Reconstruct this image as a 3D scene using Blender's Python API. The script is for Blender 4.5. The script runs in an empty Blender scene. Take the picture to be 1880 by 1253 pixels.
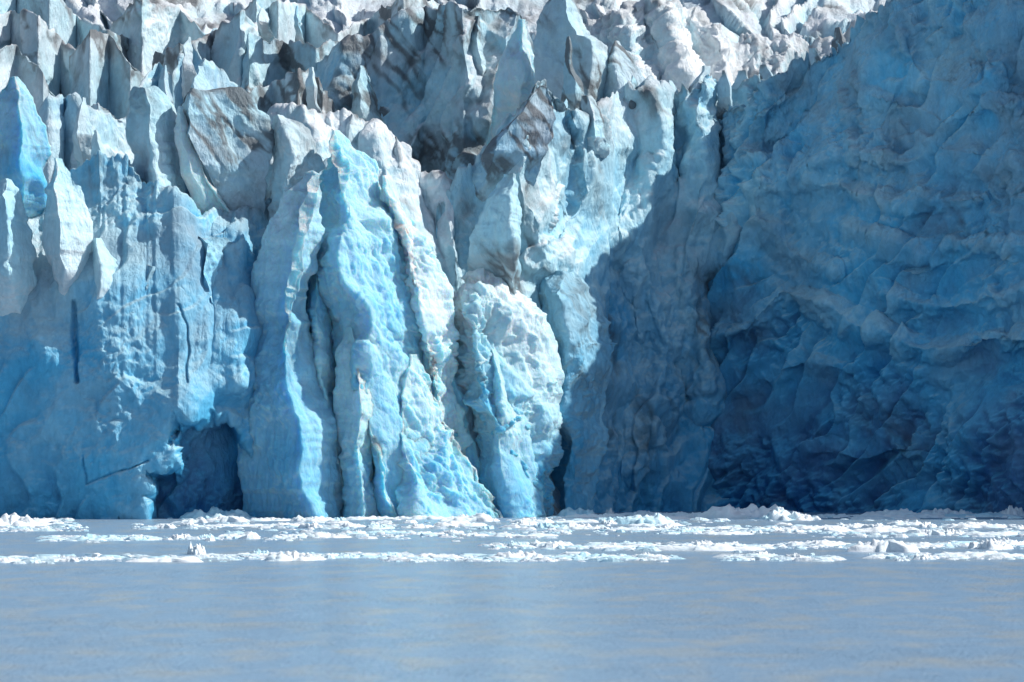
import bpy, math, random
import numpy as np
from mathutils import Vector
F=7140.0; CH=5.0; HY=831.0; CX=940.0
def PX(px,Y): return (px-CX)*Y/F
def PZ(py,Y): return CH+(HY-py)*Y/F
# ---------------- noise ----------------
def h3(ix,iy,iz,s):
    h=(ix.astype(np.int64)*374761393+iy.astype(np.int64)*668265263+iz.astype(np.int64)*2147483647+s*974634777)&0xffffffff
    h=((h^(h>>13))*1274126177)&0xffffffff
    h=((h^(h>>16))*2246822519)&0xffffffff
    h=h^(h>>15)
    return (h&0xffffff)/16777216.0
def vn(p,s=0):
    i=np.floor(p).astype(np.int64); f=p-i; u=f*f*f*(f*(f*6-15)+10)
    r=0
    for a in (0,1):
        for b in (0,1):
            for c in (0,1):
                w=(u[:,0] if a else 1-u[:,0])*(u[:,1] if b else 1-u[:,1])*(u[:,2] if c else 1-u[:,2])
                r=r+w*h3(i[:,0]+a,i[:,1]+b,i[:,2]+c,s)
    return r*2-1
ROT=np.array([[.36,.48,-.8],[-.8,.6,0],[.48,.64,.6]])
ROT2=np.array([[.8,.6,0],[-.36,.48,.8],[.48,-.64,.6]])
def tri(p,s=0):
    q=p@ROT.T+s*.37
    i=np.floor(q).astype(np.int64); f=q-i
    o=np.argsort(-f,axis=1); fs=np.take_along_axis(f,o,1)
    v=i.copy(); n=np.arange(len(q))
    r=h3(v[:,0],v[:,1],v[:,2],s)*(1-fs[:,0])
    for k in range(3):
        v[n,o[:,k]]+=1
        w=fs[:,k]-(fs[:,k+1] if k<2 else 0)
        r=r+h3(v[:,0],v[:,1],v[:,2],s)*w
    return r*2-1
def fbm(p,o=4,s=0,g=0.5):
    r=0;a=1.0;q=p.copy();t=0
    for k in range(o):
        r=r+a*vn(q,s+k*7); t+=a; a*=g; q=(q@ROT2.T)*2.03+11.3
    return r/t
def ridged(p,o=4,s=0,g=0.5):
    r=0;a=1.0;q=p.copy();t=0
    for k in range(o):
        r=r+a*(1-2*np.abs(vn(q,s+k*7))); t+=a; a*=g; q=(q@ROT2.T)*2.07+5.7
    return r/t
def blur(a,k,wrap):
    def b1(x,ax,wr):
        if wr: pad=np.concatenate([np.take(x,range(-k,0),axis=ax),x,np.take(x,range(0,k),axis=ax)],axis=ax)
        else:
            pw=[(0,0)]*x.ndim;pw[ax]=(k,k);pad=np.pad(x,pw,mode='edge')
        c=np.cumsum(pad,axis=ax); z=np.zeros_like(np.take(c,[0],axis=ax)); c=np.concatenate([z,c],axis=ax)
        n=x.shape[ax]
        return (np.take(c,range(2*k+1,2*k+1+n),axis=ax)-np.take(c,range(0,n),axis=ax))/(2*k+1)
    for _ in range(2): a=b1(b1(a,0,False),1,wrap)
    return a
def normals(P,wrap):
    if wrap: du=np.roll(P,-1,1)-np.roll(P,1,1)
    else: du=np.gradient(P,axis=1)
    dv=np.gradient(P,axis=0)
    n=np.cross(du,dv); l=np.linalg.norm(n,axis=2,keepdims=True)
    return n/np.maximum(l,1e-9)
WHITE=np.array([.90,.95,.97]);PALE=np.array([.52,.82,.93]);CYAN=np.array([.10,.52,.83]);DEEP=np.array([.010,.15,.40])
DIRT=np.array([.11,.105,.11]); LILAC=np.array([.56,.60,.67])
def ramp(k):
    k=np.clip(k,0,1)[:,None]*3
    c=WHITE+(PALE-WHITE)*np.clip(k,0,1)
    c=c+(CYAN-PALE)*np.clip(k-1,0,1)
    return c+(DEEP-CYAN)*np.clip(k-2,0,1)
mat_cache={}
def ice_mat(sss=0.,rough=0.4,bump=0.75):
    key=(sss,rough,bump)
    if key in mat_cache: return mat_cache[key]
    m=bpy.data.materials.new("glacier_ice"); m.use_nodes=True; nt=m.node_tree; N=nt.nodes; L=nt.links
    b=N["Principled BSDF"]; at=N.new("ShaderNodeAttribute"); at.attribute_name="ice_colour"
    tc=N.new("ShaderNodeTexCoord")
    n1=N.new("ShaderNodeTexNoise"); n1.inputs["Scale"].default_value=1.5; n1.inputs["Detail"].default_value=9; n1.inputs["Roughness"].default_value=.7
    L.new(tc.outputs["Object"],n1.inputs["Vector"])
    mr=N.new("ShaderNodeMapRange"); mr.inputs[1].default_value=.25; mr.inputs[2].default_value=.75; mr.inputs[3].default_value=.82; mr.inputs[4].default_value=1.07
    L.new(n1.outputs[0],mr.inputs[0])
    mx=N.new("ShaderNodeVectorMath"); mx.operation='SCALE'
    L.new(at.outputs["Color"],mx.inputs[0]); L.new(mr.outputs[0],mx.inputs["Scale"])
    L.new(mx.outputs[0],b.inputs["Base Color"])
    b.inputs["Roughness"].default_value=.3 if sss>.5 else rough; b.inputs["IOR"].default_value=1.31
    if sss>0:
        b.inputs["Subsurface Weight"].default_value=sss; b.inputs["Subsurface Radius"].default_value=(.3,.7,1.0); b.inputs["Subsurface Scale"].default_value=.9
    mp=N.new("ShaderNodeMapping"); mp.inputs["Rotation"].default_value=(0,.35,0); mp.inputs["Scale"].default_value=(1.6,1.6,.7); L.new(tc.outputs["Object"],mp.inputs[0])
    n2=N.new("ShaderNodeTexNoise"); n2.inputs["Scale"].default_value=1.5; n2.inputs["Detail"].default_value=9; n2.inputs["Roughness"].default_value=.66; n2.inputs["Distortion"].default_value=.5
    L.new(mp.outputs[0],n2.inputs["Vector"])
    bp=N.new("ShaderNodeBump"); bp.inputs["Strength"].default_value=bump; bp.inputs["Distance"].default_value=.5
    L.new(n2.outputs[0],bp.inputs["Height"]); L.new(bp.outputs[0],b.inputs["Normal"])
    mat_cache[key]=m; return m
def mesh_grid(name,P,C,wrap,mat):
    n,m=P.shape[:2]; me=bpy.data.meshes.new(name)
    idx=np.arange(n*m).reshape(n,m)
    if wrap:
        a=idx[:-1];b=np.roll(idx,-1,1)[:-1];c=np.roll(idx,-1,1)[1:];d=idx[1:]
    else: a=idx[:-1,:-1];b=idx[:-1,1:];c=idx[1:,1:];d=idx[1:,:-1]
    q=np.stack([a,b,c,d],-1).reshape(-1,4); nf=len(q)
    me.vertices.add(n*m); me.vertices.foreach_set("co",P.reshape(-1).astype(np.float32))
    me.loops.add(nf*4); me.loops.foreach_set("vertex_index",q.reshape(-1).astype(np.int32))
    me.polygons.add(nf); me.polygons.foreach_set("loop_start",np.arange(0,nf*4,4,dtype=np.int32)); me.polygons.foreach_set("loop_total",np.full(nf,4,dtype=np.int32))
    me.polygons.foreach_set("use_smooth",np.ones(nf,dtype=bool))
    me.update(calc_edges=True)
    at=me.color_attributes.new("ice_colour",'FLOAT_COLOR','POINT')
    at.data.foreach_set("color",np.concatenate([C,np.ones((n*m,1))],1).reshape(-1).astype(np.float32))
    me.materials.append(mat); me.validate()
    o=bpy.data.objects.new(name,me); bpy.context.scene.collection.objects.link(o); return o
def shape_colour(P,wrap,seed,amp,blue,dirt,lump,grain,fade,lowblue,lilac=0.,sc=1.0,topd=None,dk=None,terr=0.,fine=1.,rdw=.42,facet=1.):
    n,m=P.shape[:2]; p=P.reshape(-1,3)
    Nn=blur(normals(P,wrap),3,wrap); Nn/=np.maximum(np.linalg.norm(Nn,axis=2,keepdims=True),1e-6)
    ang,stretch=grain; ca,sa=math.cos(math.radians(ang)),math.sin(math.radians(ang)); dr=np.array([ca,0,sa]); dp=np.array([-sa,.25,ca])
    pg=p-(1-1/stretch)*(p@dr)[:,None]*dr
    wv=np.stack([fbm(p/4.,4,seed+50+k*9) for k in range(3)],1)
    pw=(pg+wv*1.0)/sc
    t1=tri(pw/3.6,seed); t2=tri(pw/1.7,seed+20)
    pf=(p*.6+pg*.4+wv*.7)
    t3=tri(pf@ROT2.T/.9,seed+40); t4=tri(pf@ROT.T/.45,seed+60); t5=tri(pf/.23,seed+65)
    act=np.clip(.5+1.5*fbm(p/5.,2,seed+77),.08,1.2)*fine
    rd=ridged(pw/2.2,5,seed+90,.5)
    fn=fbm(pg/.5,3,seed+120)
    lq=(p*.5+pg*.5)/.75+wv*1.2
    lmask=np.clip(.55+1.8*fbm(p/2.6,3,seed+155),.1,1.25)
    lp=(.5*vn(lq*.6,seed+159)+.75*tri(lq,seed+160)+.5*tri(lq@ROT2.T*2.1,seed+161)+.3*tri(lq@ROT.T*4.3,seed+162))*lmask
    lowf=fbm(p/9.,3,seed+200)
    D=amp*(t1*1.15+t2*.62*facet+rd*rdw+act*(t3*.36*facet+t4*.2+t5*.09)+fn*.08)+lump*lp*.38
    if terr>0:
        q=(p@dp)/2.6+1.1*fbm(p/6.,2,seed+210)+.4*t2
        fr=q-np.floor(q); saw=np.minimum(fr/.88,(1-fr)/.12)
        mask=np.clip(fbm(p/6.,2,seed+220)*2+.4,0,1)
        D+=terr*(saw-.5)*mask
    D=D*fade.reshape(-1)
    P2=P+Nn*D.reshape(n,m,1)
    N2=normals(P2,wrap)
    dd=D.reshape(n,m)
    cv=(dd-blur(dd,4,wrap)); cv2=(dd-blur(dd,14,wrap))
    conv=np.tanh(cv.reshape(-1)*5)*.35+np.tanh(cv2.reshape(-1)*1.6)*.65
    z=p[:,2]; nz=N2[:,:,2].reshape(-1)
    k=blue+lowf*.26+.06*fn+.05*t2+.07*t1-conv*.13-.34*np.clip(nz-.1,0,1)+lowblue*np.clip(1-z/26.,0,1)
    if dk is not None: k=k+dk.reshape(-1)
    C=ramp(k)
    if lilac>0: C=C+((np.array([.27,.40,.50]) if lowblue>.2 else LILAC)-C)*np.clip(lilac*(.6+1.6*fbm(p/4.,4,seed+240))*(np.clip(.35+z/30.,.3,1.2) if lowblue>.2 else 1),0,1)[:,None]
    st=ridged(np.stack([p[:,0]*.8+p[:,2]*.55,p[:,1]*.5,p[:,2]*.25-p[:,0]*.1],1)*.8+wv*.5,5,seed+300)
    pat=fbm(p/6.,4,seed+330)
    td=topd.reshape(-1) if topd is not None else np.zeros(len(p))
    area=np.clip(pat*2.+dirt*1.5-.35+td*.6,0,1)
    dm=area*(.12+1.1*np.clip((st-.25)*2.6,0,1)+.6*np.clip(-conv*1.6,0,1)+.3*np.clip(fbm(pg/.9,4,seed+350)*2,0,1))*np.clip(dirt*2.8,0,1)
    crest=np.clip((td-.86+.12*fbm(p/.8,3,seed+360))*7,0,1)*np.clip(.35+fbm(p/3.,3,seed+370)*2,0,1)*np.clip(dirt*3,0,.8)
    dm=np.clip(np.maximum(dm,crest),0,.85)
    C=C+(DIRT-C)*dm[:,None]
    return P2,C
def serac(name,label,L,R,Y,front,back=None,ridge=.6,lean=1.5,seed=1,amp=.5,blue=.3,dirt=.1,lump=.0,grain=(88,2.4),lowblue=.15,sss=.0,cat="ice pinnacle",step=1.8,rk=.1,lilac=0.,sc=1.,foot=0,fine=1.,sharp=1.0):
    back=front if back is None else back
    L=np.array(L,float);R=np.array(R,float)
    t0=min(L[0,1],R[0,1]); t1=max(L[-1,1],R[-1,1])
    n=int((t1-t0)/step)+2; py=np.linspace(t0,t1,n)
    xl=np.interp(py,L[:,1],L[:,0]);xr=np.interp(py,R[:,1],R[:,0])
    q=np.stack([py/34.,np.zeros(n),np.zeros(n)],1)
    ed=np.clip((py-t0)/20,0,1)
    xl=xl+(tri(q,seed+400)*5+tri(q*3.1,seed+401)*2)*ed; xr=xr+(tri(q*1.3,seed+410)*5+tri(q*3.3,seed+411)*2)*ed
    xr=np.maximum(xr,xl+1)
    k=6; py=np.concatenate([np.full(k,t0),py]); mid=(xl[0]+xr[0])/2
    s=np.linspace(0,1,k,endpoint=False)
    xl=np.concatenate([mid+(xl[0]-mid)*s,xl]);xr=np.concatenate([mid+(xr[0]-mid)*s,xr]); n+=k
    w=(xr-xl)*Y/F; wm=w.max(); m=max(20,int((xr-xl).max()/step)); mb=max(10,m//2)
    t=(py-t0)/(t1-t0)
    rr=np.clip(ridge+rk*fbm(np.stack([py/120.,py*0+3,py*0],1),2,seed+420)*1.5,.1,.9)[:,None]
    u=np.linspace(0,1,m)[None,:]; ub=np.linspace(1,0,mb+2)[1:-1][None,:]
    prof=np.minimum(u/rr,(1-u)/(1-rr))**sharp
    pb=np.sin(np.pi*ub)**sharp+rr*0
    sz=(w/wm)[:,None]**.75
    tt=t[:,None]; sink=np.clip((tt-.45)/.55,0,1)**1.2 if foot>0 else 0*tt
    Yc=(Y+lean*(1-tt))
    yf=Yc-front*sz*prof*(1-sink)+foot*sink; yb=Yc+back*sz*pb+foot*sink
    X=np.concatenate([xl[:,None]+(xr-xl)[:,None]*u,xl[:,None]+(xr-xl)[:,None]*ub],1)
    Yv=np.concatenate([yf,yb],1)
    Xw=(X-CX)*Yc/F; Zw=CH+(HY-py[:,None])*Yc/F+0*X
    P=np.stack([Xw,Yv,Zw],-1)
    fade=np.clip(w/2.6,.1,1)[:,None]+0*X
    topd=np.clip(1-(py-t0)/90.,0,1)[:,None]+0*X
    P2,C=shape_colour(P,True,seed,amp,blue,dirt,lump,grain,fade,lowblue,lilac,sc,topd,fine=fine)
    o=mesh_grid(name,P2,C,True,ice_mat(sss))
    o["label"]=label;o["category"]=cat;o["group"]="ice pinnacles along the glacier face"
    return o
def seg_dist(gx,gy,pts):
    best=np.full(gx.shape,1e9)
    for (x0,y0),(x1,y1) in zip(pts[:-1],pts[1:]):
        dx,dy=x1-x0,y1-y0; t=np.clip(((gx-x0)*dx+(gy-y0)*dy)/(dx*dx+dy*dy),0,1)
        best=np.minimum(best,np.hypot(gx-x0-t*dx,gy-y0-t*dy))
    return best
def wall(name,label,top,base,Yp,lean,seed,ridges=(),amp=1.,blue=.55,dirt=.1,lump=.0,grain=(80,2.),lowblue=.2,sss=0.,step=2.0,jag=8,capd=14,cat=None,lilac=0.,lp=1.0,sc=1.,terr=0.,fine=1.,cave=(),cracks=(),rdw=.42,facet=1.):
    top=np.array(top,float);base=np.array(base,float);Yp=np.array(Yp,float)
    x0,x1=top[0,0],top[-1,0]; m=int((x1-x0)/step); px=np.linspace(x0,x1,m)
    jq=np.stack([px/30.,px*0,px*0],1)
    tp=np.interp(px,top[:,0],top[:,1])+jag*(tri(jq,seed+500)+.6*tri(jq*2.6,seed+501)+.3*tri(jq*6,seed+502))
    bs=np.interp(px,base[:,0],base[:,1]); Y0=np.interp(px,Yp[:,0],Yp[:,1])
    n=int((bs.max()-tp.min())/step); t=np.linspace(0,1,n)[:,None]
    PYg=bs[None]+(tp-bs)[None]*t; PXg=px[None]+0*t
    wq=np.stack([PXg.ravel()/70,PYg.ravel()/70,0*PXg.ravel()],1)
    wob=20*fbm(wq,4,seed+520).reshape(PXg.shape); wob2=20*fbm(wq,4,seed+530).reshape(PXg.shape)
    Yref=Y0[None]+lean*t**lp; Yg=Yref.copy(); dk=np.zeros_like(Yg)
    for r in ridges:
        f=np.clip(1-seg_dist(PXg+wob,PYg+wob2,r[0])/r[1],0,1)
        if len(r)>3: dk+=r[3]*np.clip(f*1.3,0,1)
        Yg=Yg-r[2]*f
    if len(cave):
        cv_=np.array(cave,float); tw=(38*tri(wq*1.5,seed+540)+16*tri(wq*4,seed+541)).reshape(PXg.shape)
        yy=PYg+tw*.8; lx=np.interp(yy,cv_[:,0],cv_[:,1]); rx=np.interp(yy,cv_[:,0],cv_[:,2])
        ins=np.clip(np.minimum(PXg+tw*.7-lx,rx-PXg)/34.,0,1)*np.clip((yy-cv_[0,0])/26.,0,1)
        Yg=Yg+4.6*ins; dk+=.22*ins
    for pts,w_,a_ in cracks:
        f=np.clip(1-seg_dist(PXg+wob*.35,PYg+wob2*.35,pts)/w_,0,1); Yg=Yg+a_*f; dk+=.1*f
    P=np.stack([(PXg-CX)*Yref/F,Yg,CH+(HY-PYg)*Yref/F],-1)
    kc=max(10,int(capd/.25)); s=np.linspace(0,1,kc+1)[1:][:,None,None]
    last=P[-1:][:]
    cap=np.concatenate([last[...,0:1]+0*s,last[...,1:2]+capd*s,last[...,2:3]-capd*.45*s**1.3],-1)
    P=np.concatenate([P,cap],0); dk=np.concatenate([dk,np.zeros((kc,m))],0)
    fade=np.ones(P.shape[:2])
    pyy=np.concatenate([PYg,np.repeat(PYg[-1:],kc,0)],0); topd=np.clip(1-(pyy-tp[None])/80.,0,1)
    P2,C=shape_colour(P,False,seed,amp,blue,dirt,lump,grain,fade,lowblue,lilac,sc,topd,dk,terr,fine,rdw,facet)
    o=mesh_grid(name,P2,C,False,ice_mat(sss))
    o["label"]=label; o["kind"]="structure"
    return o
# ---------------- glacier: far slopes ----------------
wall("glacier_slope","pale upper glacier slope with crevasses and dirt streaks",
 [(-500,-160),(2400,-160)],[(-500,330),(2400,330)],[(-500,372),(2400,372)],70,11,
 [([(500,-150),(620,20),(760,120)],90,6),([(980,-150),(1080,0),(1180,90)],70,5),([(1250,-100),(1330,30)],70,5),([(150,-150),(240,0),(330,60)],80,6)],amp=1.5,blue=.26,dirt=.26,step=3.2,lowblue=0,lilac=.45,sc=3.,capd=20,grain=(125,4),terr=2.,fine=.6)
wall("glacier_ridge","snowy crumbled white ice ridge",
 [(1000,100),(1080,55),(1130,30),(1200,10),(1260,35),(1330,60),(1400,70),(1480,75),(1560,60),(1640,40)],[(1000,300),(1640,300)],[(1000,352),(1640,352)],16,37,
 [([(1130,30),(1160,140)],40,3),([(1220,20),(1250,140)],40,3),([(1320,60),(1330,150)],40,3)],amp=1.1,blue=.12,dirt=.16,lump=1.2,lowblue=0,step=2.2,sc=1.2,lilac=.15)
wall("glacier_ridge","dirty grey striated ice cliff below the upper slope",
 [(560,130),(610,100),(640,78),(690,72),(720,42),(800,22),(870,8),(930,15),(960,30),(985,90),(1010,200)],[(560,420),(1010,420)],[(560,345),(700,340),(780,344),(850,337),(1010,345)],5,43,
 [([(960,30),(930,120),(900,220)],45,3),([(640,90),(620,200)],50,3),([(760,40),(780,200),(740,300)],50,2.5),([(850,20),(860,160)],35,2)],amp=.45,blue=.42,dirt=.36,lowblue=.1,lilac=.4,sc=2.4,grain=(60,5),terr=.7,fine=.8,capd=6)
BL="thin jagged blue white ice blade with dirt on its crest"
for i,(top,Y,zz,bl,dt) in enumerate([
 ([(-120,40),(-40,-10),(30,-30),(90,-5),(140,40),(200,60),(260,90)],360,5,.2,.22),
 ([(200,40),(260,-10),(330,20),(380,60),(430,30),(470,-20),(520,10)],362,5,.2,.22),
 ([(470,60),(510,0),(560,20),(620,60),(680,30),(740,-10),(820,10)],364,6,.2,.28),
 ([(-80,110),(-20,50),(20,15),(70,30),(110,75),(160,120),(215,165)],350,5,.28,.24),
 ([(130,110),(165,58),(200,70),(240,110),(268,150)],345,4,.26,.3),
 ([(280,110),(330,85),(390,70),(440,22),(468,45),(500,90)],352,5,.24,.28),
 ([(440,110),(455,62),(520,72),(580,84),(622,78),(650,115)],347,4,.32,.42),
 ([(-80,170),(-10,95),(30,80),(80,135),(110,178),(180,195),(245,215)],337,4,.32,.18),
 ([(235,210),(255,165),(292,118),(318,150),(347,70),(372,112),(398,125),(432,170)],330,4,.3,.16),
 ([(430,210),(455,165),(500,150),(548,132),(572,126),(592,160),(620,210)],334,3.5,.3,.3),
 ([(60,230),(90,185),(118,172),(160,205),(215,230),(252,262)],320,3,.32,.12),
 ([(590,230),(620,150),(660,120),(700,150),(760,190),(800,260)],341,3,.42,.32)]):
    x0,x1=top[0][0],top[-1][0]; z=[(x0,Y+2)]
    for j,(a,b) in enumerate(top[1:-1]): z.append((a,Y+(zz if j%2 else -zz)*.6))
    z.append((x1,Y+3))
    wall("glacier_ridge",BL,top,[(x0,420),(x1,420)],z,5,700+i*17,amp=.42,blue=bl,dirt=dt,lowblue=0,lilac=.3,sc=2.6,grain=(70 if i%3 else 120,4.),terr=.5,fine=.9,jag=9,capd=2.5,step=1.9,lp=.8,facet=1.)
# ---------------- glacier front walls ----------------
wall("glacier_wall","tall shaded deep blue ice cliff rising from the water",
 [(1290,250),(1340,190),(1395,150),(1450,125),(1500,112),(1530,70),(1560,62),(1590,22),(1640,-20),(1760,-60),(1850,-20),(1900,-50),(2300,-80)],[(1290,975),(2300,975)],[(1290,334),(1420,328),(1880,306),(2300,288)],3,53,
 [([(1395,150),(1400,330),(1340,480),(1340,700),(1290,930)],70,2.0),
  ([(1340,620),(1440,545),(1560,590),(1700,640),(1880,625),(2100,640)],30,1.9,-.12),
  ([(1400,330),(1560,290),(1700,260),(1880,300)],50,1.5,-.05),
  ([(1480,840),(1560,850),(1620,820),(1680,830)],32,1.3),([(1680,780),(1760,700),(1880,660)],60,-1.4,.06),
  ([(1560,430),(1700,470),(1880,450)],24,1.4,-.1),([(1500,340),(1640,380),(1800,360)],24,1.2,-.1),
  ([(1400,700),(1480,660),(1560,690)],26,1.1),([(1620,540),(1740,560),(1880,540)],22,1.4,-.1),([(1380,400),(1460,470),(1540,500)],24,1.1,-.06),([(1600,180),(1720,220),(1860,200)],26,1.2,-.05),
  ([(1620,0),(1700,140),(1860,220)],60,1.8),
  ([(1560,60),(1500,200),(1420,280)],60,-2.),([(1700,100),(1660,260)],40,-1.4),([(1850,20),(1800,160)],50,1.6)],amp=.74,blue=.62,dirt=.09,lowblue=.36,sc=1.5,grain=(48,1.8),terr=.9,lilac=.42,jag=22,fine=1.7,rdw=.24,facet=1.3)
wall("glacier_wall","shaded blue grey ice cliff with fluted columns",
 [(800,380),(850,330),(900,255),(950,205),(985,160),(1030,158),(1060,205),(1095,215),(1130,180),(1160,150),(1200,165),(1245,168),(1290,145),(1330,150),(1390,135),(1420,200)],[(800,975),(1420,975)],[(800,306),(960,308),(1040,313),(1130,325),(1250,330),(1420,334)],6,59,
 [([(985,165),(960,330),(1000,480)],50,2.8),([(1040,165),(1060,350),(1010,430)],16,-2.2,.1),([(1100,220),(1110,420),(1060,520),(1110,700)],60,2.8),
  ([(1190,175),(1210,300),(1160,450),(1220,640),(1180,850)],45,2.8),([(1290,150),(1290,330),(1250,500),(1300,720)],55,2.8),([(1385,140),(1370,330),(1330,470)],55,3),
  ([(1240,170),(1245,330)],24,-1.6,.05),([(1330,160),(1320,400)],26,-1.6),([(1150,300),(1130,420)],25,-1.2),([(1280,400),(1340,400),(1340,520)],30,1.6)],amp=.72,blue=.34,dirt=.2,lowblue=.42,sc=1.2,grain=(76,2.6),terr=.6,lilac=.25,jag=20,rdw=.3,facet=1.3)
wall("glacier_wall","pale blue fractured ice cliff with a dark hollow at the waterline",
 [(-400,260),(-100,300),(0,250),(60,340),(120,300),(180,290),(240,300),(300,350),(370,400),(470,390),(520,330),(600,300),(650,420)],[(-400,985),(650,985)],[(-400,297),(0,293),(330,290),(480,296),(650,301)],9,61,
 [([(40,420),(60,560),(70,640)],60,1.2),([(180,560),(200,640),(190,760)],150,1.6),([(60,700),(90,800),(120,870)],120,1.),
  ([(330,330),(350,500),(380,640),(350,740)],70,1.6),([(440,430),(450,600),(450,700)],60,3.)],
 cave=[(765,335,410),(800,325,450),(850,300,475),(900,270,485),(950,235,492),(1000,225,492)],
 cracks=[([(135,560),(137,640),(146,700)],5,.9),([(330,560),(345,640),(350,700)],3,.4),([(150,840),(160,890),(270,850)],3,.25)],
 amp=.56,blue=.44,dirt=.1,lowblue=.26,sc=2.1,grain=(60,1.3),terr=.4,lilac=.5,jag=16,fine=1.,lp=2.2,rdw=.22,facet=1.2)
wall("glacier_ridge","cream grey ice ridge stepping down to the water",
 [(480,260),(505,207),(560,200),(640,215),(690,228),(705,262),(728,256),(760,300),(800,330),(835,345),(850,430),(870,520),(900,600),(960,640),(1010,760),(1030,860)],[(480,975),(1030,975)],[(480,300),(900,300),(1030,308)],13,67,
 [([(560,210),(600,330)],35,1.6),([(700,262),(740,400),(800,560)],35,2),([(760,300),(800,420),(840,560)],26,-2)],amp=.6,blue=.28,dirt=.32,lowblue=.2,grain=(100,2.4),lilac=.3,lump=.2,lp=1.6,facet=1.3)
# ---------------- seracs ----------------
S=serac
S("ice_pinnacle","leaning pale ice pillar with rounded grey crown standing in the water",
 [(556,316),(520,350),(485,430),(462,540),(452,620),(430,720),(425,820),(440,960)],[(590,312),(601,330),(598,420),(578,520),(572,620),(592,720),(625,785),(637,850),(634,960)],296.5,5.5,4,ridge=.66,seed=3,blue=.24,dirt=.14,lowblue=.28,amp=.55,lump=.3,sss=.6,sharp=.9)
S("ice_pinnacle","tall bright blue translucent ice spire with crumbly sunlit flank",
 [(610,246),(588,290),(575,420),(555,600),(575,800),(590,960)],[(622,240),(662,280),(700,310),(710,365),(765,405),(800,480),(826,560),(828,630),(840,700),(865,790),(895,860),(920,930),(930,960)],301,9,4,ridge=.4,seed=5,blue=.42,dirt=0,lowblue=.0,amp=.75,lump=.5,sss=.85,grain=(112,2.6),lean=2.5)
S("ice_pinnacle","crumbly sunlit ice rib",
 [(702,322),(705,400),(715,480),(720,560),(740,640),(760,760),(770,960)],[(712,322),(772,410),(803,480),(829,560),(832,630),(840,700),(862,800),(870,960)],300.5,3.,4,ridge=.45,seed=6,blue=.18,dirt=0,lowblue=.14,amp=.7,lump=1.2,sss=.85,grain=(115,2.4))
S("ice_pinnacle","slim rounded turquoise ice column at the waterline",
 [(634,602),(615,640),(612,720),(620,800),(632,880),(636,960)],[(652,600),(676,640),(690,700),(702,770),(696,850),(700,960)],295.,3,2,ridge=.55,seed=7,blue=.24,dirt=.02,lump=.8,amp=.5,sss=.85,sharp=.9)
S("ice_pinnacle","narrow turquoise ice rib beside the water",
 [(572,500),(562,600),(565,700),(590,800),(605,960)],[(588,500),(615,600),(640,700),(660,800),(675,960)],298,3.4,2,ridge=.5,seed=8,blue=.28,dirt=.0,lump=.7,amp=.6,sss=.85)
S("ice_pinnacle","low jagged ice buttress sloping into the water",
 [(745,655),(710,740),(690,830),(680,960)],[(770,650),(802,720),(830,785),(870,845),(918,905),(955,965)],297.5,5.5,3,ridge=.36,seed=9,blue=.28,dirt=.0,lump=1.0,amp=.75,sss=.85,grain=(124,2.8))
S("ice_pinnacle","rounded crumbly white ice lobe with melting sunlit flank",
 [(858,520),(835,535),(812,570),(798,640),(800,740),(840,830),(880,960)],[(900,504),(955,538),(1002,610),(1033,685),(1042,760),(1028,860),(1008,960)],306,8,4,ridge=.42,seed=13,blue=.16,dirt=.06,lump=1.7,amp=.85,lowblue=.34,grain=(112,2.),sss=.4,sharp=.7)
S("ice_pinnacle","pointed fluted ice rib below the crumbly crest",
 [(896,650),(880,700),(862,770),(860,860),(880,960)],[(908,640),(942,700),(965,770),(988,860),(998,960)],301,3.4,3,ridge=.55,seed=14,blue=.3,dirt=.02,lump=.8,amp=.65,sss=.6,grain=(102,2.6))
S("ice_pinnacle","grey blue ice block with blunt shoulders",
 [(1010,512),(965,540),(975,640),(975,760),(980,960)],[(1055,506),(1110,560),(1150,632),(1118,715),(1112,850),(1100,960)],313,6,6,ridge=.5,seed=17,blue=.34,dirt=.12,amp=.85,sc=1.2,grain=(70,1.5),lilac=.3,lump=.3,lowblue=.25)
S("ice_pinnacle","upright ice fin with pale rim and dirty foot",
 [(925,326),(885,365),(872,440),(860,560),(860,640)],[(947,321),(956,400),(950,470),(950,560),(950,640)],305.5,3,2,ridge=.8,seed=19,blue=.42,dirt=.3,amp=.45,foot=6,sharp=1.2)
S("ice_pinnacle","dark stained ice fin on a descending crest",
 [(985,158),(930,215),(880,280),(850,350),(850,430)],[(1010,156),(1020,220),(1000,300),(980,370),(970,430)],311,2.5,2,ridge=.25,seed=20,blue=.4,dirt=.55,amp=.5,foot=4,lilac=.4,lowblue=0,grain=(55,3.5))
S("ice_pinnacle","dark streaked leaf shaped ice fin with bright cyan edge",
 [(340,168),(326,190),(322,250),(345,300),(380,360),(430,420),(440,480)],[(400,165),(440,168),(470,205),(492,215),(500,290),(492,360),(478,480)],302,3,1.4,ridge=.2,seed=23,blue=.4,dirt=.62,amp=.45,lowblue=0,foot=4,lilac=.4,sharp=1.2,grain=(120,4))
S("ice_pinnacle","bright curved ice flange with smooth cyan face",
 [(326,195),(318,250),(330,320),(350,390),(370,470)],[(336,195),(350,255),(385,320),(425,380),(470,470)],300,1.2,1,ridge=.4,seed=24,blue=.3,dirt=.0,amp=.35,lowblue=0,sss=.6,foot=5)
S("ice_pinnacle","rounded snowy ice lump beside a dark fin",
 [(500,212),(484,260),(488,330),(470,440),(465,520)],[(520,212),(575,260),(588,310),(570,440),(560,520)],303,3,2,ridge=.5,seed=29,blue=.22,dirt=.12,lump=1.,amp=.7,foot=3)
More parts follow.
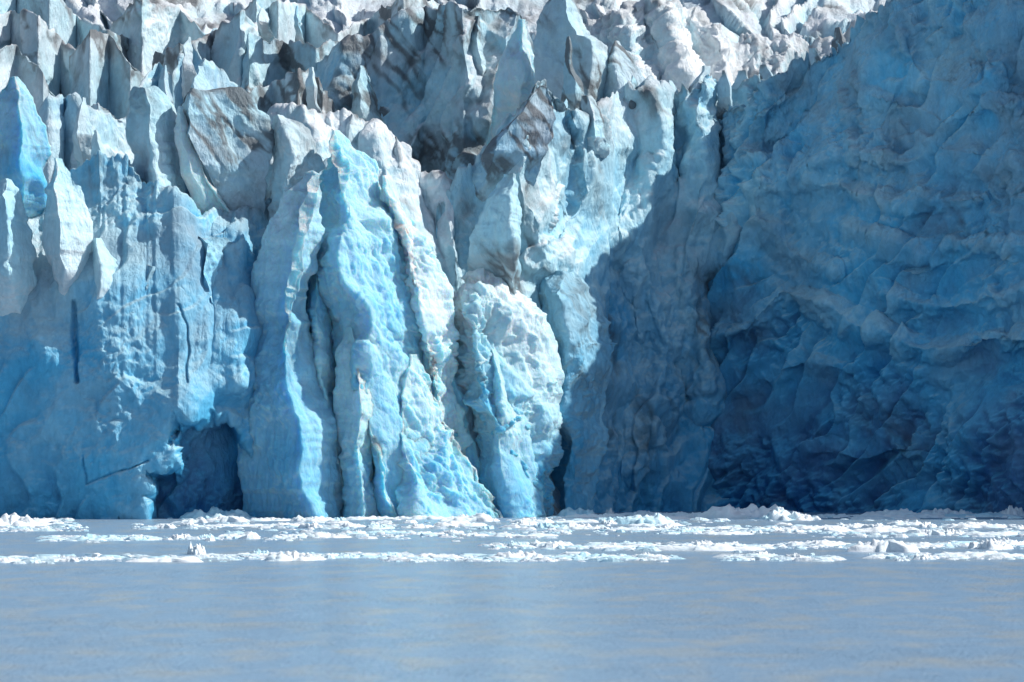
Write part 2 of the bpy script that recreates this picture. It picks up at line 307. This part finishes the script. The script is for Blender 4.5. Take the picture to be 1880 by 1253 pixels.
S("ice_pinnacle","broad pale ice fin with blue hollow side",
 [(14,142),(-20,190),(-60,300),(-60,560)],[(34,140),(70,200),(102,270),(90,330),(70,400),(50,560)],299,3.5,3,ridge=.7,seed=71,blue=.44,dirt=.16,amp=.6,foot=4,grain=(95,3),sharp=1.2,sss=.6)
S("ice_pinnacle","bright white tapering ice spire",
 [(98,300),(80,350),(78,440),(92,520),(112,690)],[(116,290),(152,350),(174,410),(168,500),(150,570),(135,690)],294,3.4,2,ridge=.42,seed=74,blue=.18,dirt=.03,amp=.5,lump=.3,foot=6,grain=(92,3.),sharp=1.2)
S("ice_pinnacle","rounded pale ice block with smooth face",
 [(-5,335),(-50,360),(-60,480),(-60,700)],[(22,330),(50,370),(58,450),(60,560),(62,700)],294,3,2,ridge=.7,seed=79,blue=.34,dirt=.05,amp=.55,foot=5,grain=(90,3))
S("ice_pinnacle","slender curved ice fin",
 [(172,438),(165,490),(158,560),(150,680)],[(186,438),(215,480),(228,520),(205,580),(175,680)],293.5,2.4,1.5,ridge=.4,seed=84,blue=.26,dirt=.05,amp=.45,foot=6,grain=(80,3.4),sharp=1.2)
S("ice_pinnacle","slender curved ice fin",
 [(240,478),(215,520),(205,600),(220,720)],[(262,475),(310,490),(305,560),(270,720)],294,2.,1.5,ridge=.6,seed=86,blue=.34,dirt=.12,amp=.5,foot=6,grain=(70,3.),lilac=.2)
S("ice_pinnacle","tall pale ice slab with vertical grooves",
 [(250,178),(240,240),(244,330),(252,430),(250,560)],[(295,168),(325,200),(332,300),(338,400),(345,560)],303,4,2,ridge=.5,seed=89,blue=.28,dirt=.14,amp=.7,foot=1,grain=(85,3.4))
S("ice_pinnacle","bulging ice block with undercut foot",
 [(345,440),(325,500),(320,580),(325,720)],[(370,430),(430,450),(450,560),(430,720)],297,3.5,2,seed=101,blue=.4,dirt=.14,amp=.7,foot=5,sc=1.2)
S("ice_pinnacle","tall curved ice tower with smooth shaded face",
 [(1015,-6),(985,40),(984,110),(985,170),(985,330)],[(1048,-6),(1062,20),(1080,70),(1116,84),(1112,160),(1110,330)],333,3.6,2.5,ridge=.7,seed=103,blue=.34,dirt=.24,amp=.42,lilac=.35,lowblue=0,sc=1.4,sharp=1.2)
S("ice_pinnacle","thin dark dirty ice needle",
 [(1041,68),(1034,120),(1028,180),(1022,300)],[(1046,68),(1056,130),(1075,180),(1092,300)],325,1.6,1,seed=107,blue=.34,dirt=.75,amp=.25,lowblue=0,foot=8,sharp=1.2)
S("ice_pinnacle","pointed dirty ice crag on the crest",
 [(1128,76),(1112,130),(1100,210),(1090,330)],[(1136,76),(1165,125),(1200,165),(1215,330)],333,3,2,ridge=.3,seed=109,blue=.36,dirt=.45,amp=.45,lowblue=0,foot=3,lilac=.4,sharp=1.2)
S("ice_pinnacle","jagged white blue ice tooth on the crest",
 [(1065,180),(1048,230),(1040,350)],[(1085,175),(1112,220),(1115,350)],322,2,1.2,seed=113,blue=.2,dirt=.3,amp=.5,foot=9,sharp=1.2)
S("ice_pinnacle","bright ice spire on the dirty ridge",
 [(950,38),(930,90),(905,150),(880,300)],[(966,35),(975,80),(990,140),(1000,300)],336,3,1.5,seed=127,blue=.26,dirt=.12,amp=.5,lowblue=0,foot=4,sharp=1.2,sss=.6)
rt=random.Random(8)
for i,(x,y,h,w,Y,d,tw,ln) in enumerate([(486,15,60,34,352,.05,.3,.5),(545,12,60,16,350,.1,.5,0),(375,122,110,60,322,.2,.3,.4),(300,120,140,50,320,.1,.2,-.2),(345,68,110,36,327,.1,.2,-.3),
  (150,180,150,50,311,.15,.2,-.3),(572,124,80,26,331,.3,.6,.1),
  (700,225,120,50,311,.3,.2,.4),(728,252,130,40,311,.4,.2,.2),(655,212,130,60,311,.3,.3,.3),(1290,122,140,80,336,.4,.3,-.3),(1370,130,140,90,337,.35,.3,.3),
  (1235,148,130,60,336,.4,.2,.3),(1450,112,110,80,338,.3,.3,-.3),(1200,140,130,50,335,.4,.2,.3),(870,30,200,80,341,.3,.2,-.3),(680,120,180,80,340,.3,.2,.7),
  (180,240,130,40,309,.05,.2,.4),(50,225,120,40,304,.05,.2,-.3),(1500,90,100,60,338,.4,.3,.5),(1545,52,90,50,338,.45,.3,.5),(1410,120,90,60,337,.4,.3,.5),(1330,130,110,40,335,.4,.2,.2),(1165,140,120,40,332,.5,.2,.2)]):
    a=rt.uniform(.15,.35); b=rt.uniform(.5,.7); c=ln*w*.35
    S("ice_pinnacle","small weathered ice tooth on the glacier crest",
     [(x-w*tw*.3-c*.8,y+rt.uniform(2,10)),(x-w*.3-c*.4,y+h*a),(x-w*.38,y+h*b),(x-w*.6,y+h)],[(x+w*tw*.3-c*.8,y),(x+w*rt.uniform(.1,.25)-c*.2,y+h*a*.8),(x+w*rt.uniform(.3,.5),y+h*b*.85),(x+w*.65,y+h)],Y,2.4,1.2,seed=200+i*11,blue=.28,dirt=d,amp=.34,lowblue=0,ridge=rt.choice([.2,.3,.75,.82]),foot=5,lilac=.3,sc=1.1,grain=(88+ln*35,3.6),sharp=1.2)
# ---------------- floating ice ----------------
random.seed(4); rng=np.random.default_rng(4)
def floe_mesh(name,seed,flat,nr=20,na=72,tint=.12):
    th=np.linspace(0,2*np.pi,na,endpoint=False); r=np.linspace(0,1,nr)**.8
    R=1+.6*fbm(np.stack([np.cos(th)*1.7,np.sin(th)*1.7,th*0+seed],1),4,seed)
    x=(r[:,None]*R*np.cos(th));y=(r[:,None]*R*np.sin(th))
    q=np.stack([x.ravel()*3,y.ravel()*3,np.full(x.size,seed*1.7)],1)
    hh=(.34+.65*fbm(q*.5,3,seed+3)+.3*fbm(q*1.6,3,seed)+.2*tri(q*3.2,seed+5)).reshape(x.shape)
    z=np.maximum(hh,.06)*(1-r[:,None]**8)*flat-.25*(r[:,None]**8)
    P=np.stack([x,y,z],-1)
    k=tint+.6*np.clip(.25-hh,0,1).ravel()+.18*fbm(q*.4,3,seed+6)
    C=ramp(k)
    return mesh_grid(name,P,C,True,ice_mat(0,.5,.35))
protos=[]
for i in range(12):
    o=floe_mesh("ice_floe",600+i*13,1.,tint=0.02 if i%4 else .24); protos.append(o.data); bpy.data.objects.remove(o)
def floe(px,py,wpx,hpx=7,big=False,k=None):
    Y=F*CH/(py-HY); s=Y/F; w=wpx*s/2
    k=rng.integers(0,12) if k is None else k
    o=bpy.data.objects.new("ice_floe",protos[k]); bpy.context.scene.collection.objects.link(o)
    o.location=(PX(px,Y),Y,0); o.rotation_euler=(0,0,rng.uniform(-.15,.15)+(math.pi if rng.random()<.5 else 0))
    o.scale=(w,min(w,1.8)*rng.uniform(.6,1.3)+.3,hpx*s*1.1)
    o["label"]="large pale blue ice floe with broken top" if big else ("low white ice floe drifting on silty water" if wpx>40 else "small chunk of white drift ice on silty water")
    o["category"]="ice floe"; o["group"]="drift ice floating below the glacier"
rows=[(1026,110,460,1.),(1022,490,720,1.),(1028,740,900,.6),(1026,905,1000,1.1),(1026,1030,1200,.9),(1026,1370,1500,.8),(1024,1640,1880,.8),(1030,-30,60,.8),
 (1004,930,1080,.9),(1006,1130,1250,.9),(1006,1260,1360,1.1),(1004,1450,1700,.9),(1002,1730,1900,1),(989,190,520,.8),(990,120,170,1),
 (983,560,1000,1.),(976,1000,1500,1.1),(982,1560,1900,1.0),(970,-20,120,1),(968,280,700,.9),(969,740,1900,1.),(959,-20,90,1.2),(956,330,1300,1.),(951,1150,1900,1.1),(948,500,1900,.9)]
cnt=0
for py,a,b,dn in rows:
    x=a; ph=rng.uniform(0,6)
    while x<b and cnt<280:
        w=abs(rng.normal(0,1))*60+28
        floe(x+w/2,py+rng.normal(0,2.)+2.5*math.sin(x/90+ph),w,hpx=rng.uniform(6,13)*(1 if py<990 else 1.2)); cnt+=1
        x+=w*.85/dn+max(0,rng.normal(6,22))
for a in [(400,953,135,22,0),(1385,953,190,36,3),(1450,955,90,28,6),(1060,949,90,20,4),(1650,950,140,20,1),(1740,948,110,18,2),(20,966,140,30,2),(1857,948,44,24,9),(1620,1012,130,26,5),(360,1018,34,26,10),(1820,1008,80,26,11),(1120,948,16,18,9),(1290,1010,100,22,7),(960,1027,110,20,3),(540,1028,110,20,2),(1180,962,120,22,8),(860,957,110,18,6)]:
    floe(a[0],a[1],a[2],a[3],True,a[4])
vs=[];fs=[];cs=[]
for i in range(4200):
    r=rows[rng.integers(0,len(rows))]
    px=rng.uniform(r[1]-40,r[2]+40); py=r[0]+rng.normal(0,2.2 if r[0]>985 else 3.5)
    if py<945: continue
    Y=F*CH/(py-HY); s=abs(rng.normal(0,.1))+.04; c=np.array([PX(px,Y),Y,0.])
    b=len(vs); kx=rng.uniform(1.2,4)
    n=7; a0=rng.uniform(0,6)
    for k in range(n):
        a=a0+k*6.283/n; q=s*rng.uniform(.7,1.2); vs.append(c+np.array([math.cos(a)*q*kx,math.sin(a)*q,-.03]))
    for k in range(n):
        a=a0+k*6.283/n; q=s*rng.uniform(.4,.75); vs.append(c+np.array([math.cos(a)*q*kx,math.sin(a)*q,s*rng.uniform(.25,.7)]))
    for k in range(n): fs.append((b+k,b+(k+1)%n,b+n+(k+1)%n,b+n+k))
    fs.append(tuple(b+n+k for k in range(n)))
    cc=ramp(np.array([rng.uniform(-.1,.3)]))[0]; cs+= [cc]*(2*n)
me=bpy.data.meshes.new("brash_ice"); me.from_pydata([tuple(v) for v in vs],[],fs)
at=me.color_attributes.new("ice_colour",'FLOAT_COLOR','POINT'); at.data.foreach_set("color",np.concatenate([np.array(cs),np.ones((len(cs),1))],1).reshape(-1).astype(np.float32))
me.materials.append(ice_mat(0,.5,.35)); ob=bpy.data.objects.new("brash_ice",me); bpy.context.scene.collection.objects.link(ob)
ob["kind"]="stuff"; ob["label"]="scattered bits of white brash ice on silty water"; ob["category"]="brash ice"
# ---------------- water ----------------
me=bpy.data.meshes.new("water"); me.from_pydata([(-4000,-4000,0),(4000,-4000,0),(4000,4000,0),(-4000,4000,0)],[],[(0,1,2,3)])
wt=bpy.data.objects.new("water",me); bpy.context.scene.collection.objects.link(wt); wt["kind"]="structure"; wt["label"]="calm silty blue grey lake water"
m=bpy.data.materials.new("silty_water"); m.use_nodes=True; nt=m.node_tree;N=nt.nodes;Lk=nt.links;b=N["Principled BSDF"]
tc=N.new("ShaderNodeTexCoord"); mp=N.new("ShaderNodeMapping"); mp.inputs["Scale"].default_value=(.55,.2,1); Lk.new(tc.outputs["Object"],mp.inputs[0])
n=N.new("ShaderNodeTexNoise"); n.inputs["Scale"].default_value=1; n.inputs["Detail"].default_value=6; Lk.new(mp.outputs[0],n.inputs["Vector"])
cr=N.new("ShaderNodeValToRGB"); e=cr.color_ramp.elements; e[0].position=.46;e[0].color=(.25,.38,.51,1);e[1].position=.85;e[1].color=(.42,.43,.38,1); Lk.new(n.outputs[0],cr.inputs[0]); Lk.new(cr.outputs[0],b.inputs["Base Color"])
b.inputs["Roughness"].default_value=.22;b.inputs["IOR"].default_value=1.33
n2=N.new("ShaderNodeTexNoise"); n2.inputs["Scale"].default_value=6.; n2.inputs["Detail"].default_value=5; n2.inputs["Roughness"].default_value=.6; Lk.new(tc.outputs["Object"],n2.inputs["Vector"])
n4=N.new("ShaderNodeTexNoise"); n4.inputs["Scale"].default_value=.8; n4.inputs["Detail"].default_value=3; Lk.new(tc.outputs["Object"],n4.inputs["Vector"])
ma=N.new("ShaderNodeMath"); ma.operation='MULTIPLY_ADD'; ma.inputs[1].default_value=1.6; Lk.new(n4.outputs[0],ma.inputs[0]); Lk.new(n2.outputs[0],ma.inputs[2])
n3=N.new("ShaderNodeTexNoise"); n3.inputs["Scale"].default_value=.12; n3.inputs["Detail"].default_value=4; Lk.new(tc.outputs["Object"],n3.inputs["Vector"])
mr=N.new("ShaderNodeMapRange"); mr.inputs[1].default_value=.35; mr.inputs[2].default_value=.65; mr.inputs[3].default_value=.6; mr.inputs[4].default_value=1.; Lk.new(n3.outputs[0],mr.inputs[0])
bp=N.new("ShaderNodeBump"); Lk.new(mr.outputs[0],bp.inputs["Strength"]); bp.inputs["Distance"].default_value=.13; Lk.new(ma.outputs[0],bp.inputs["Height"]); Lk.new(bp.outputs[0],b.inputs["Normal"])
me.materials.append(m)
# ---------------- light ----------------
d=Vector((.75,.0,.68)).normalized()
w=bpy.data.worlds.new("World"); bpy.context.scene.world=w; w.use_nodes=True; nt=w.node_tree
sk=nt.nodes.new("ShaderNodeTexSky"); sk.sky_type='NISHITA'; sk.sun_disc=False; sk.sun_elevation=math.asin(d.z); sk.sun_rotation=math.atan2(d.x,d.y)
nt.links.new(sk.outputs[0],nt.nodes["Background"].inputs[0]); nt.nodes["Background"].inputs[1].default_value=.115
sl=bpy.data.lights.new("sun",'SUN'); sl.energy=5; sl.angle=math.radians(.5); sl.color=(1,.96,.9)
so=bpy.data.objects.new("sun",sl); bpy.context.scene.collection.objects.link(so); so.rotation_euler=d.to_track_quat('Z','Y').to_euler(); so.location=(100,50,120)
cam=bpy.data.cameras.new("camera"); co=bpy.data.objects.new("camera",cam); bpy.context.scene.collection.objects.link(co)
co.location=(0,0,CH); co.rotation_euler=(math.radians(90),0,0); cam.sensor_width=36; cam.lens=F/1880*36; cam.shift_y=(HY-626.5)/1880; cam.clip_end=9000; cam.clip_start=1
cam.dof.use_dof=True; cam.dof.focus_distance=300; cam.dof.aperture_fstop=1.4
bpy.context.scene.camera=co
s=bpy.context.scene; s.view_settings.view_transform='Standard'; s.view_settings.look='None'; s.view_settings.exposure=0
